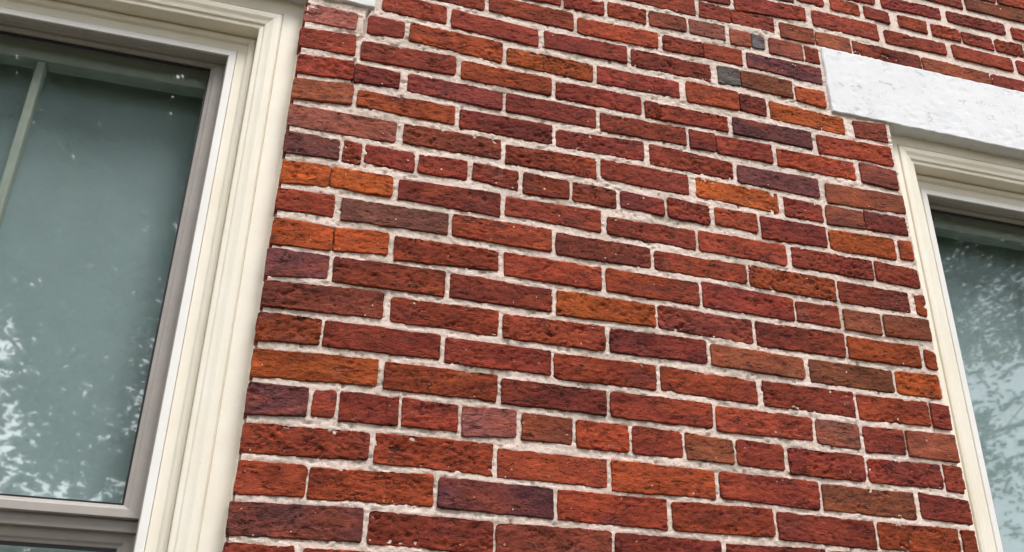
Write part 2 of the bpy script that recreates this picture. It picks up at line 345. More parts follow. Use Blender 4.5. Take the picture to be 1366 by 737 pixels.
wall = tag(empty('brick_wall', (0, 0, 0)), 'weathered red brick wall with pale lime mortar between the two windows', 'wall')
bricks, row_fit = [], {}
for ln in ROWS.strip().splitlines():
    k, rest = ln.split('|'); k = int(k); zs, xs = [], []
    for e in rest.split(';'):
        c = e[-1]; x0, x1, tl, bl, tr, br = [int(q)/1000 for q in e[:-1].split(',')]
        for_min = 0.039
        if tl-bl < for_min: d = (for_min-(tl-bl))/2; tl += d; bl -= d
        if tr-br < for_min: d = (for_min-(tr-br))/2; tr += d; br -= d
        if abs(tl-tr) > 0.012: q = (tl+tr)/2; tl = tr = q
        if abs(x0+0.008) < 0.012 and (tl+bl)/2 < 1.52: x0 = -0.0088 + 0.0030*(random.Random(k*7+1).random()-0.5)    # brick ends at the window jamb
        bricks.append((x0, x1, tl, bl, tr, br, c, k))
        zs.append((tl+bl+tr+br)/4); xs.append((x0+x1)/2)
    b = -0.011 if k not in (1, 2, 3) else -0.004
    row_fit[k] = (float(np.mean(np.array(zs)-b*np.array(xs))), b)
pairs = []
for i in range(len(bricks)-1):
    a, b = bricks[i], bricks[i+1]; gap = b[0]-a[1]
    if a[7] != b[7] or gap > 0.0065: continue
    l_ = a[8] if len(a) > 8 else 0.0010
    if gap < 0.0034:                 # two halves of a cracked brick: an open dark crack
        g = (b[0]+a[1])/2; pairs.append((g, min(a[4], b[2]), max(a[5], b[3])))
        bricks[i] = (a[0], g-0.0012) + a[2:8] + (l_, 0.0); bricks[i+1] = (g+0.0012,) + b[1:8] + (0.0, 0.0010)
    else:                            # a thin mortar joint
        bricks[i] = a[:8] + (l_, -0.0004); bricks[i+1] = b[:8] + (-0.0004, 0.0010)
seen = list(bricks)
# carry the courses on beyond the frame
fill = []
PITCH = 0.0663
def row_z(k, x):
    if k in row_fit: a, b = row_fit[k]
    elif k < 0: a, b = row_fit[0][0] + k*PITCH, -0.002
    else: a, b = row_fit[26][0] + (k-26)*PITCH, -0.011
    return a + b*x
def blocked(zc):
    out = []
    for (x0, x1, z0, z1) in OPEN + LINT:
        pad = 0.005
        if z0-0.020 < zc < z1+0.020: out.append((x0-pad, x1+pad))
    return out
rr = random.Random(3)
for k in range(-29, 48):
    zc = row_z(k, 0.7)
    if zc < WZ0+0.02 or zc > WZ1: continue
    taken = sorted([(b[0]-0.010, b[1]+0.010) for b in seen if b[7] == k] + blocked(zc))
    gaps, x = [], WX0
    for a, b in taken:
        if a > x: gaps.append((x, min(a, WX1)))
        x = max(x, b)
    if x < WX1: gaps.append((x, WX1))
    header = (k % 8 == 4); L = 0.0985 if header else 0.2065
    for a, b in gaps:
        if b-a < 0.03: continue
        x = b if b < 0 else a
        if b < 0:                    # build from the right end outwards
            first = L*(0.5 if k % 2 else 1)
            while x > a+0.03:
                x0 = max(a, x-first); fill.append((x0, x, k)); x = x0-0.0105; first = L
        else:
            first = L if not (a < WX0+0.01) else L*rr.uniform(0.4, 1)
            if a > 2.0: first = L*(0.5 if k % 2 else 1)
            while x < b-0.03:
                x1 = min(b, x+first)
                if b-x1 < 0.03: x1 = b
                fill.append((x, x1, k)); x = x1+0.0105; first = L
for x0, x1, k in fill:
    zl, zr = row_z(k, x0), row_z(k, x1); hh = 0.0245
    c = rr.choices('OoRrmMPBCT', (1, 3, 6, 5, 2, 1, 1.4, 1, 1, 0.4))[0]
    j = rr.uniform(-0.0012, 0.0012)
    bricks.append((x0, x1, zl+hh+j, zl-hh+j, zr+hh+j, zr-hh+j, c, k))

def axis(h, step):
    e = np.array([0, 0.0006, 0.0015, 0.0030, 0.0060]); n = max(3, int((2*h-0.012)/step))
    mid = np.linspace(-h+0.0060, h-0.0060, n+1)
    return np.concatenate([-h+e[:-1], mid, (h-e[:-1])[::-1]])
def brick_geo(b, step, s, rough):
    x0, x1, tl, bl, tr, br = b[:6]
    x0 -= b[8] if len(b) > 8 else 0.0014; x1 += b[9] if len(b) > 9 else 0.0014; tl += 0.0014; tr += 0.0014; bl -= 0.0014; br -= 0.0014
    cx, cz = (x0+x1)/2, (tl+bl+tr+br)/4
    hx, hz = (x1-x0)/2, (tl-bl+tr-br)/4
    ax, az = axis(hx, step), axis(hz, step)
    U, V = np.meshgrid(ax, az); nx, nz = len(ax), len(az)
    e = np.minimum(hx-np.abs(U), hz-np.abs(V))
    # rounded outline
    rc = min(0.0050*(0.3+1.3*_hash(np.array(s*3), np.array(5), 1)), 0.45*hx)
    dx = np.maximum(0, np.abs(U)-(hx-rc)); dz = np.maximum(0, np.abs(V)-(hz-rc))
    hyp = np.hypot(dx, dz); mscale = np.where(hyp > 1e-9, np.maximum(dx, dz)/np.maximum(hyp, 1e-9), 1)
    X = np.where((dx > 0) & (dz > 0), np.sign(U)*((hx-rc)+dx*mscale), U)
    Z = np.where((dx > 0) & (dz > 0), np.sign(V)*((hz-rc)+dz*mscale), V)
    # uneven arrises
    wgt = np.clip(1-e/0.012, 0, 1); ox, oz = s*13.7, s*7.9
    X = X + wgt*((vn(U/0.02+ox, V/0.02+oz, 1)-0.5)*0.0018 + (vn(U/0.006+ox, V/0.006+oz, 2)-0.5)*0.0016)
    Z = Z + wgt*((vn(U/0.03+ox, V/0.02+oz, 3)-0.5)*0.0022 + (vn(U/0.007+ox, V/0.006+oz, 4)-0.5)*0.0018)
    # tilt of the bed as laid
    t = (U/hx+1)/2
    top = (tl-cz)*(1-t)+(tr-cz)*t; bot = (bl-cz)*(1-t)+(br-cz)*t
    Z = (top+bot)/2 + Z*(top-bot)/(2*hz)
    # face relief: lumps, folds and pits of hand-struck clay
    a = 0.35*(_hash(np.array(s), np.array(9), 3)-0.5)
    uu = U*math.cos(a)+V*math.sin(a); vv = -U*math.sin(a)+V*math.cos(a)
    wx = (fbm(uu/0.035+ox, vv/0.02+oz, 5, 2)-0.5); wz = (fbm(uu/0.03-oz, vv/0.018+ox, 6, 2)-0.5)
    n1 = fbm(uu/0.048+ox+1.1*wx, vv/0.0135+oz+1.6*wz, 7, 3)
    n2 = fbm(uu/0.026-ox+1.2*wx, vv/0.011+oz-1.5*wz, 8, 3)
    cr1 = np.clip(1-np.abs(n1-0.5)/0.040, 0, 1); cr2 = np.clip(1-np.abs(n2-0.5)/0.036, 0, 1)
    gate = np.clip((vn(U/0.03+oz, V/0.02+ox, 9)-0.32)*3.0, 0, 1)
    pit = np.clip((vn(U/0.0075+ox, V/0.0052-oz, 10)-0.74)*4, 0, 1)
    Y = -0.0008*(fbm(U/0.05+ox, V/0.03+oz, 11, 2)-0.5)*2 - rough*0.0017*(fbm(uu/0.014+ox, vv/0.007+oz, 12, 2)-0.5)
    Y = Y + rough*(0.0046*cr1*gate + 0.0034*cr2*gate[::-1, ::-1] + 0.0030*pit)
    R = 0.0020
    dr = np.where(e < R, R-np.sqrt(np.maximum(0, R*R-(R-e)**2)), 0)
    Y = Y + dr*0.8 + (_hash(np.array(s), np.array(2), 7)-0.5)*0.0026
    co = np.stack([X, Y, Z], -1).reshape(-1, 3)
    idx = np.arange(nx*nz).reshape(nz, nx)
    q = np.stack([idx[:-1, :-1], idx[:-1, 1:], idx[1:, 1:], idx[1:, :-1]], -1).reshape(-1, 4)
    ring = np.concatenate([idx[0, :-1], idx[:-1, -1], idx[-1, :0:-1], idx[:0:-1, 0]])
    back = co[ring].copy(); back[:, 1] = 0.045
    n0 = len(co); co = np.concatenate([co, back]); m_ = len(ring); r2 = np.roll(ring, -1); bi = n0+np.arange(m_); b2 = np.roll(bi, -1)
    q = np.concatenate([q, np.stack([r2, ring, bi, b2], -1)])
    return co, q, (cx, cz)

def inset(i, b):                            # how far outside the frame a brick lies, for choosing which are built one by one
    x, z = (b[0]+b[1])/2, (b[2]+b[3])/2
    return abs(x-0.75)/1.0 + abs(z-1.15)/1.1
order = sorted(range(len(seen), len(bricks)), key=lambda i: inset(i, bricks[i]))
single = list(range(len(seen))) + order[:299-len(seen)]
rest = order[299-len(seen):]
cr = random.Random(11)
def tone(c):
    r, g, b = TONE[c]; k = cr.uniform(0.90, 1.12); h = cr.uniform(-0.05, 0.05)
    q = srgb(min(255, r*k), min(255, g*k*(1+h)), min(255, b*k*(1-h)))
    return (q[0], q[1], q[2], 1.0)
for n, i in enumerate(single):
    b = bricks[i]
    co, q, (cx, cz) = brick_geo(b, 0.0030 if i < len(seen) else 0.006, i+1, SOFT.get(b[6], 1.0)*(0.50+0.85*random.Random(i*17+3).random()))
    o = link('brick', np_mesh('brick', co, q), M['brick'], wall, (cx, 0, Z0+cz)); o.color = tone(b[6])
VV, QQ, TT, nv = [], [], [], 0
for i in rest:
    b = bricks[i]; co, q, (cx, cz) = brick_geo(b, 0.02, i+1, 0.8)
    co = co + np.array([cx, 0, Z0+cz]); VV.append(co); QQ.append(q+nv); nv += len(co); TT.append(np.tile(tone(b[6]), (len(co), 1)))
me = np_mesh('brick_field', np.concatenate(VV), np.concatenate(QQ))
at = me.color_attributes.new('tone', 'FLOAT_COLOR', 'POINT'); at.data.foreach_set('color', np.concatenate(TT).astype(np.float32).ravel())
tag(link('bricks', me, M['brick_far'], wall), kind='stuff')

# mortar: a rough sheet a few millimetres behind the brick faces, cut away under the bricks
gs = 0.0026; gx0, gx1, gz0, gz1 = -0.020, 1.430, 0.22, 2.16
gx = np.arange(gx0, gx1, gs); gz = np.arange(gz0, gz1, gs); SD = np.full((len(gz), len(gx)), 0.03)
for b in bricks:
    if b[1] < gx0-0.03 or b[0] > gx1+0.03 or max(b[2], b[4]) < gz0-0.03 or min(b[3], b[5]) > gz1+0.03: continue
    i0, i1 = np.searchsorted(gx, [b[0]-0.03, b[1]+0.03]); j0, j1 = np.searchsorted(gz, [min(b[3], b[5])-0.03, max(b[2], b[4])+0.03])
    if i0 == i1 or j0 == j1: continue
    X, Z = np.meshgrid(gx[i0:i1], gz[j0:j1]); t = np.clip((X-b[0])/(b[1]-b[0]), 0, 1)
    qx = np.maximum(b[0]-X, X-b[1]); qz = np.maximum(Z-(b[2]*(1-t)+b[4]*t), (b[3]*(1-t)+b[5]*t)-Z)
    d = np.hypot(np.maximum(qx, 0), np.maximum(qz, 0)) + np.minimum(np.maximum(qx, qz), 0)
    SD[j0:j1, i0:i1] = np.minimum(SD[j0:j1, i0:i1], d)
X, Z = np.meshgrid(gx, gz)
Yb = 0.0038 + (fbm(X/0.09, Z/0.05, 40, 3)-0.5)*0.0044 + (fbm(X/0.016, Z/0.010, 41, 2)-0.5)*0.0020 + (vn(X/0.0052, Z/0.0046, 42)-0.5)*0.0016
Yb = Yb + 0.0045*np.clip((vn(X/0.010, Z/0.006, 43)-0.80)*5, 0, 1)
Yb = np.where(SD < 0.0015, Yb+0.0012, Yb)
def crack(pts, wdt, dep):
    global Yb
    for (ax_, az_), (bx_, bz_) in zip(pts[:-1], pts[1:]):
        dx, dz = bx_-ax_, bz_-az_; t = np.clip(((X-ax_)*dx+(Z-az_)*dz)/(dx*dx+dz*dz), 0, 1)
        dd = np.hypot(X-ax_-t*dx, Z-az_-t*dz); Yb = np.maximum(Yb, np.where(dd < wdt, dep, 0))
crack([(0.1290, 1.518), (0.1225, 1.500), (0.1195, 1.472), (0.1195, 1.448), (0.1150, 1.434), (0.1070, 1.425)], 0.0028, 0.0165)
crack([(0.1055, 1.372), (0.106, 1.30)], 0.0022, 0.012)
for g, zt_, zb_ in pairs: crack([(g, zt_-0.004), (g, zb_+0.004)], 0.0034, 0.0165)
Yb = np.clip(Yb, -0.0004, 0.017)
keep = (SD > -0.0065)
inopen = np.zeros_like(keep)
for (x0, x1, z0, z1) in OPEN: inopen |= (X > x0+0.004) & (X < x1+0.0016) & (Z > z0) & (Z < z1-0.004)
cell = (keep[:-1, :-1] | keep[:-1, 1:] | keep[1:, 1:] | keep[1:, :-1]) & ~(inopen[:-1, :-1] | inopen[1:, 1:] | inopen[:-1, 1:] | inopen[1:, :-1])
idx = np.arange(X.size).reshape(X.shape)
q = np.stack([idx[:-1, :-1], idx[:-1, 1:], idx[1:, 1:], idx[1:, :-1]], -1)[cell]
used = np.unique(q); remap = np.zeros(X.size, np.int64); remap[used] = np.arange(len(used))
co = np.stack([X, Yb, Z+Z0], -1).reshape(-1, 3)[used]
link('mortar', np_mesh('mortar', co, remap[q]), M['mortar'], wall)
# wall core behind the mortar, with the openings and their reveals
xs = [WX0, OPEN[0][0], OPEN[0][1], OPEN[1][0], OPEN[1][1], WX1]
V, F = [], []
def quad(*p):
    n = len(V); V.extend(p); F.append((n, n+1, n+2, n+3))
Yc, Yk = 0.0095, 0.30
hx0, hx1, hz0, hz1 = gx0+0.01, gx1-0.01, gz0+0.01, gz1-0.01
cellsx = sorted(set(xs + [hx0, hx1])); cellsz = sorted(set([WZ0, WZ1, hz0, hz1] + [z for o_ in OPEN for z in o_[2:]]))
for xa, xb in zip(cellsx[:-1], cellsx[1:]):
    for za, zb in zip(cellsz[:-1], cellsz[1:]):
        mx, mz = (xa+xb)/2, (za+zb)/2
        if any(o_[0] < mx < o_[1] and o_[2] < mz < o_[3] for o_ in OPEN): continue
        y = 0.02 if (hx0 < mx < hx1 and hz0 < mz < hz1) else 0.0055
        quad((xa, y, za+Z0), (xb, y, za+Z0), (xb, y, zb+Z0), (xa, y, zb+Z0))
        quad((xa, Yk, zb+Z0), (xb, Yk, zb+Z0), (xb, Yk, za+Z0), (xa, Yk, za+Z0))
for x0, x1, z0, z1 in OPEN:
    a, b = z0+Z0, z1+Z0; Yc = 0.02
    quad((x0, Yc, a), (x0, Yk, a), (x0, Yk, b), (x0, Yc, b)); quad((x1, Yc, b), (x1, Yk, b), (x1, Yk, a), (x1, Yc, a))
    quad((x0, Yc, b), (x0, Yk, b), (x1, Yk, b), (x1, Yc, b)); quad((x0, Yc, a), (x1, Yc, a), (x1, Yk, a), (x0, Yk, a))
for xa in (WX0, WX1): quad((xa, 0.0055, WZ0+Z0), (xa, Yk, WZ0+Z0), (xa, Yk, WZ1+Z0), (xa, 0.0055, WZ1+Z0))
quad((WX0, 0.0055, WZ1+Z0), (WX1, 0.0055, WZ1+Z0), (WX1, Yk, WZ1+Z0), (WX0, Yk, WZ1+Z0))
link('mortar_core', py_mesh('mortar_core', V, F), M['mortar'], wall)
# the room behind
V, F = [], []
ra, rb, y0, y1, za, zb = WX0, WX1, 0.301, 3.6, 0.3, WZ1+Z0
quad((ra, y1, za), (rb, y1, za), (rb, y1, zb), (ra, y1, zb)); quad((ra, y0, za), (ra, y1, za), (ra, y1, zb), (ra, y0, zb)); quad((rb, y0, zb), (rb, y1, zb), (rb, y1, za), (rb, y0, za))
quad((ra, y0, za), (rb, y0, za), (rb, y1, za), (ra, y1, za)); quad((ra, y0, zb), (ra, y1, zb), (rb, y1, zb), (rb, y0, zb))
tag(link('room', py_mesh('room', V, F), M['room']), kind='structure')

# ------------------------------------------------------------------ stone lintels
def lintel(x0, x1, z0, z1, seed, label, slope):
    L, Hh, Dp = x1-x0, z1-z0, 0.12
    st = 0.006; nx, nz = int(L/st), int(Hh/st)
    u = np.concatenate([[0, 0.002, 0.004], np.linspace(0.007, L-0.007, nx), [L-0.004, L-0.002, L]]); v_ = np.concatenate([[0, 0.002, 0.004], np.linspace(0.007, Hh-0.007, nz), [Hh-0.004, Hh-0.002, Hh]])
    U, Vv = np.meshgrid(u, v_); e = np.minimum(np.minimum(U, L-U), np.minimum(Vv, Hh-Vv))
    R = 0.0022; dr = np.where(e < R, R-np.sqrt(np.maximum(0, R*R-(R-e)**2)), 0)
    wg = np.clip(1-e/0.012, 0, 1)
    xx = U + wg*(vn(U/0.02+seed, Vv/0.02, 50)-0.5)*0.004; zz = Vv + wg*(vn(U/0.02, Vv/0.02+seed, 51)-0.5)*0.004
    yy = -0.003 + dr + (fbm(U/0.06+seed, Vv/0.06, 52, 3)-0.5)*0.0008 + (fbm(U/0.014+seed, Vv/0.010, 53, 2)-0.5)*0.0006 + 0.0022*np.clip((vn(U/0.012-seed, Vv/0.006, 54)-0.80)*5, 0, 1)
    zz = zz + slope*U
    co = np.stack([xx, yy, zz], -1).reshape(-1, 3); n_x = len(u); n_z = len(v_); idx = np.arange(len(co)).reshape(n_z, n_x)
    q = np.stack([idx[:-1, :-1], idx[:-1, 1:], idx[1:, 1:], idx[1:, :-1]], -1).reshape(-1, 4)
    ring = np.concatenate([idx[0, :-1], idx[:-1, -1], idx[-1, :0:-1], idx[:0:-1, 0]]); bk = co[ring].copy(); bk[:, 1] = Dp
    bi = len(co)+np.arange(len(ring)); q = np.concatenate([q, np.stack([np.roll(ring, -1), ring, bi, np.roll(bi, -1)], -1)])
    o = link('stone_lintel', np_mesh('stone_lintel', np.concatenate([co, bk]), q), M['stone'], None, (x0, 0, z0+Z0))
    tag(o, label, 'lintel', 'white stone lintels over the windows')
lintel(*LINT[0], 3.1, 'white stone lintel cut off by the top edge, above the left window', 0.0)
lintel(*LINT[1], 8.7, 'long white stone lintel set in brick above the right window', -0.006)

# ------------------------------------------------------------------ windows
def strip(name, P, a, b, fn, n, mat, parent, wob=0.0, seed=0, closed=False):
    # sweep profile P [(w, d)] from a to b; fn(w, d, t) -> point; t runs 0..1 between the mitred ends
    V, F = [], []; k = len(P)
    for i in range(n+1):
        t = i/n
        for j, (w_, d) in enumerate(P):
            s_ = wob*(float(vn(t*(b-a)/0.07+j*0.05, seed+0.3, 60))-0.5)*2 + wob*0.5*(float(vn(t*(b-a)/0.02, seed+j*1.3, 61))-0.5)*2
            V.append(fn(w_, d+s_, t))
    m_ = k if closed else k-1
    for i in range(n):
        for j in range(m_):
            F.append((i*k+j, (i+1)*k+j, (i+1)*k+(j+1) % k, i*k+(j+1) % k))
    o = link(name, py_mesh(name, V, F), mat, parent); return o
def frame_sides(P, x0, x1, z0, z1, mats, parent, names, n=24, wob=0.0, sides='LRT', seed=0, closed=False, miter_bottom=False):
    mv, mh = mats; out = []
    zb = (lambda w_: z0+w_) if miter_bottom else (lambda w_: z0)
    if 'L' in sides: out.append(strip(names[0], P, 0, z1-z0, lambda w_, d, t: (x0+w_, d, zb(w_)+(z1-w_-zb(w_))*t), n, mv, parent, wob, seed, closed))
    if 'R' in sides: out.append(strip(names[0], P, 0, z1-z0, lambda w_, d, t: (x1-w_, d, z1-w_-(z1-w_-zb(w_))*t), n, mv, parent, wob, seed+5, closed))
    if 'T' in sides: out.append(strip(names[1], P, 0, x1-x0, lambda w_, d, t: (x0+w_+(x1-x0-2*w_)*t, d, z1-w_), n, mh, parent, wob, seed+9, closed))
    if 'B' in sides: out.append(strip(names[2], P, 0, x1-x0, lambda w_, d, t: (x1-w_-(x1-x0-2*w_)*t, d, z0+w_), n, mh, parent, wob, seed+13, closed))
    return out
def rounded(pts, r=0.0015):
    out = [pts[0]]
    for a, p, b in zip(pts[:-2], pts[1:-1], pts[2:]):
        for q in (a, b):
            L = math.hypot(q[0]-p[0], q[1]-p[1]); k = min(r/L, 0.4) if L > 0 else 0
            out.append((p[0]+(q[0]-p[0])*k, p[1]+(q[1]-p[1])*k))
    return out + [pts[-1]]
def sash(name, root, x0, x1, z0, z1, y, wd, rail_b, rail_t, thick, glass_mat, frame_mat, pane_y):
    # four mitred members in one frame mesh, a dark glazing gasket and a pane as sub-parts
    P = rounded([(0.0, y+thick), (0.0, y), (wd-0.010, y+0.001), (wd-0.007, y+0.0045), (wd, y+0.0065), (wd, y+thick)], 0.0012)
    V, F = [], []; k = len(P)
    ring = lambda w_: [(x0+w_, z0+w_*rail_b/wd), (x1-w_, z0+w_*rail_b/wd), (x1-w_, z1-w_*rail_t/wd), (x0+w_, z1-w_*rail_t/wd)]
    for w_, d in P:
        V += [(px, d, pz) for px, pz in ring(w_)]
    for j in range(k-1):
        for c in range(4):
            F.append((j*4+c, j*4+(c+1) % 4, (j+1)*4+(c+1) % 4, (j+1)*4+c))
    s_ = link(name, py_mesh(name, V, F), frame_mat, root)
    g = 0.004
    a, b, c, d = x0+wd, x1-wd, z0+rail_b, z1-rail_t
    link('gasket', py_mesh('gasket', *join([box_data(a, a+g, pane_y-0.003, pane_y, c, d), box_data(b-g, b, pane_y-0.003, pane_y, c, d), box_data(a+g, b-g, pane_y-0.003, pane_y, d-g-0.002, d), box_data(a+g, b-g, pane_y-0.003, pane_y, c, c+g)])), M['gasket'], s_)
    link('pane', py_mesh('pane', *box_data(a-0.004, b+0.004, pane_y, pane_y+0.003, c-0.004, d+0.004)), glass_mat, s_)
    return s_
def window(op, label, seed, full):
    x0, x1, z0, z1 = op; W = x1-x0; Hh = z1-z0
    root = tag(empty('window', (x0, 0, Z0+z0)), label, 'window', 'sash windows in the brick wall')
    X0, X1, ZB, ZT = 0.0, W, 0.0, Hh
    meet = 0.405-z0                                          # meeting rail height
    prof = rounded([(-0.001, 0.06), (-0.001, 0.036), (0.0425, 0.0345), (0.0430, 0.0385), (0.0448, 0.0385), (0.0453, 0.0325), (0.052, 0.0300), (0.060, 0.0305), (0.068, 0.0345), (0.0765, 0.0365), (0.0785, 0.0400), (0.0865, 0.0415), (0.0885, 0.0440),
             (0.0895, 0.0775), (0.092, 0.0735), (0.098, 0.0720), (0.104, 0.0745), (0.1065, 0.0800), (0.108, 0.0815), (0.1255, 0.0820), (0.1258, 0.088)], 0.0010)
    frame_sides(prof, X0, X1, ZB, ZT, (M['cream'], M['cream_h']), root, ('jamb_casing', 'head_casing', ''), 60, 0.0004, 'LRT', seed)
    sp = rounded([(0.1262, 0.10), (0.1262, 0.0800), (0.1414, 0.0800), (0.1418, 0.14)], 0.0010)
    frame_sides(sp, X0, X1, ZB+0.02, ZT, (M['white'], M['white']), root, ('jamb_liner', 'head_liner', ''), 8, 0.0, 'LRT', seed)
    # caulk joining casing and brick, following the uneven brick ends
    n = 320
    for side in 'LR':
        V, F = [], []
        for i in range(n+1):
            z = ZB + (ZT-0.004-ZB)*i/n; zz = z+z0
            e = None
            for b in near_jamb:
                if min(b[3], b[5]) < zz < max(b[2], b[4]):
                    if side == 'R' and abs(b[0]-x1) < 0.02: e = b[0]-x1
                    if side == 'L' and abs(b[1]-x0) < 0.02: e = x0-b[1]
            wv = 0.0045*(float(vn(zz/0.035, seed*3.1, 70))-0.5) + 0.003*(float(vn(zz/0.012, seed*2.3, 71))-0.5)
            e = -0.002 if e is None else max(-0.004, min(0.010, e))
            caulk_e[(seed, side)].append(e)
            es = caulk_e[(seed, side)][-6:]; e = sum(es)/len(es) - 0.0005
            if full:            # smeared right up to the brick faces
                pr = [(-e-0.003, 0.020), (-e-0.0015+wv*0.3, 0.0075+wv*0.5), (0.004+wv-e*0.5, 0.0080+wv*0.3), (0.0105+wv, 0.0160), (0.0135+wv, 0.0300), (0.0145+wv, 0.0375)]
            else:               # a thin bead lying low in the corner
                pr = [(-e-0.004, 0.0300), (-e-0.002+wv*0.3, 0.0285), (0.0005+wv*0.6, 0.0290), (0.0020+wv*0.6, 0.0310), (0.0035+wv*0.6, 0.0340), (0.0040+wv*0.6, 0.0380)]
            for w_, d in pr: V.append((X1-w_ if side == 'R' else X0+w_, d, z))
        k = 6
        for i in range(n):
            for j in range(k-1):
                f = (i*k+j, (i+1)*k+j, (i+1)*k+j+1, i*k+j+1); F.append(f if side == 'L' else f[::-1])
        link('caulk_bead', py_mesh('caulk_bead', V, F, True), M['caulk'], root)
    V, F = [], []
    for i in range(161):
        x = X0+0.01+(X1-X0-0.02)*i/160; wv = 0.003*(float(vn(x/0.03, seed*1.7, 72))-0.5)
        for w_, d in ((-0.004, 0.034), (0.0005, 0.0315+wv), (0.004+wv, 0.033), (0.006+wv, 0.037)): V.append((x, d, ZT-w_))
    for i in range(160):
        for j in range(3): F.append((i*4+j, (i+1)*4+j, (i+1)*4+j+1, i*4+j+1))
    link('caulk_bead', py_mesh('caulk_bead', V, F, True), M['caulk'], root)
    # sashes
    ax, bx = X0+0.1422, X1-0.1422
    sash('upper_sash', root, ax+0.0018, bx-0.0018, meet+0.006, ZT-0.1422-0.002, 0.1120, 0.031, 0.022, 0.009, 0.022, M['glass'], M['sash'], 0.1255)
    sash('lower_sash', root, ax+0.0018, bx-0.0018, ZB+0.03, meet-0.011, 0.1400, 0.031, 0.05, 0.028, 0.011, M['glass'], M['sash'], 0.1470)
    tk = rounded([(0.1420, 0.0835), (0.1434, 0.0835), (0.1434, 0.0920), (0.1422, 0.0930), (0.1422, 0.1010), (0.1436, 0.1020), (0.1436, 0.152)], 0.0004)
    frame_sides(tk, X0, X1, ZB+0.02, ZT, (M['sash'], M['sash']), root, ('jamb_track', 'head_track', ''), 2, 0.0, 'LRT', seed)
    link('interlock', bevel_mesh(py_mesh('interlock', *box_data(ax+0.004, bx-0.004, 0.1265, 0.1500, meet-0.0145, meet+0.0045)), 0.0012, 2), M['sash'], root)
    # inner wooden sash with its centre bar
    inn = link('inner_sash', bevel_mesh(py_mesh('inner_sash', *join([box_data(X0+0.135, X1-0.135, 0.152, 0.190, ZT-0.185, ZT-0.10), box_data(X0+0.135, X0+0.170, 0.153, 0.189, ZB+0.03, ZT-0.1855), box_data(X1-0.170, X1-0.135, 0.153, 0.189, ZB+0.03, ZT-0.1855),
              box_data(X0+0.1705, X1-0.1705, 0.153, 0.189, meet-0.03, meet+0.012), box_data(X0+0.1705, X1-0.1705, 0.153, 0.189, ZB+0.03, ZB+0.09)])), 0.002, 1), M['inner'], root)
    mid = (X0+X1)/2
    for za, zb in ((ZB+0.0905, meet-0.0305), (meet+0.0125, ZT-0.1855)):
        link('muntin', bevel_mesh(py_mesh('muntin', *box_data(mid-0.009, mid+0.009, 0.155, 0.183, za, zb)), 0.004, 2), M['inner'], inn)
    link('pane', py_mesh('pane', *box_data(X0+0.165, X1-0.165, 0.1690, 0.1720, ZB+0.085, ZT-0.183)), M['old_glass'], inn)
    # sill
    sv, sf = box_data(X0-0.05, X1+0.05, -0.045, 0.20, ZB-0.075, ZB); sv = [(a, b, c-(0.02 if b < 0 and c > -0.01 else 0)) for a, b, c in sv]
    link('sill', bevel_mesh(py_mesh('sill', sv, sf), 0.004, 2), M['cream_h'], root)
    return root
from collections import defaultdict
caulk_e = defaultdict(list)
near_jamb = [b for b in bricks if any(min(abs(b[0]-o_[1]), abs(b[1]-o_[0])) < 0.03 for o_ in OPEN)]
window(OPEN[0], 'cream framed window with taupe sash and centre bar, large at the left of the photo', 1, False)
window(OPEN[1], 'cream framed window mirroring bright sky, cut off by the right edge', 2, True)

# blinds drawn behind the glass
def blind(op, label):
    x0, x1, z0, z1 = op; n = 60; V, F = [], []
    a, b = x0+0.10, x1-0.10; top, bot = z1+0.02, z0+0.06
    for i in range(n+1):
        x = a+(b-a)*i/n; y = 0.226+0.0015*math.sin(i*0.37)+0.001*math.sin(i*0.11)
        for yy in (y, y+0.0012):
            for z in (bot, top): V.append((x, yy, z))
    for i in range(n):
        o4 = i*4; F += [(o4, o4+4, o4+5, o4+1), (o4+2, o4+3, o4+7, o4+6)]
    root = tag(empty('roller_blind', (0, 0, Z0)), label, 'blind', 'pale blinds drawn behind the panes')
    link('fabric', py_mesh('fabric', V, F, True), M['blind'], root)
    rv, rf = [], []
    for i in range(17):
        t = 2*math.pi*i/16
        for x in (a, b): rv.append((x, 0.245+0.019*math.cos(t), top+0.012+0.019*math.sin(t)))
    rf = [(2*i, 2*i+2, 2*i+3, 2*i+1) for i in range(16)]
    link('roller', py_mesh('roller', rv, rf, True), M['inner'], root)
    link('hem_bar', py_mesh('hem_bar', *box_data(a, b, 0.220, 0.234, bot-0.02, bot)), M['inner'], root)
blind(OPEN[0], 'grey green blind drawn behind the left window panes')
blind(OPEN[1], 'grey green blind drawn behind the right window panes')

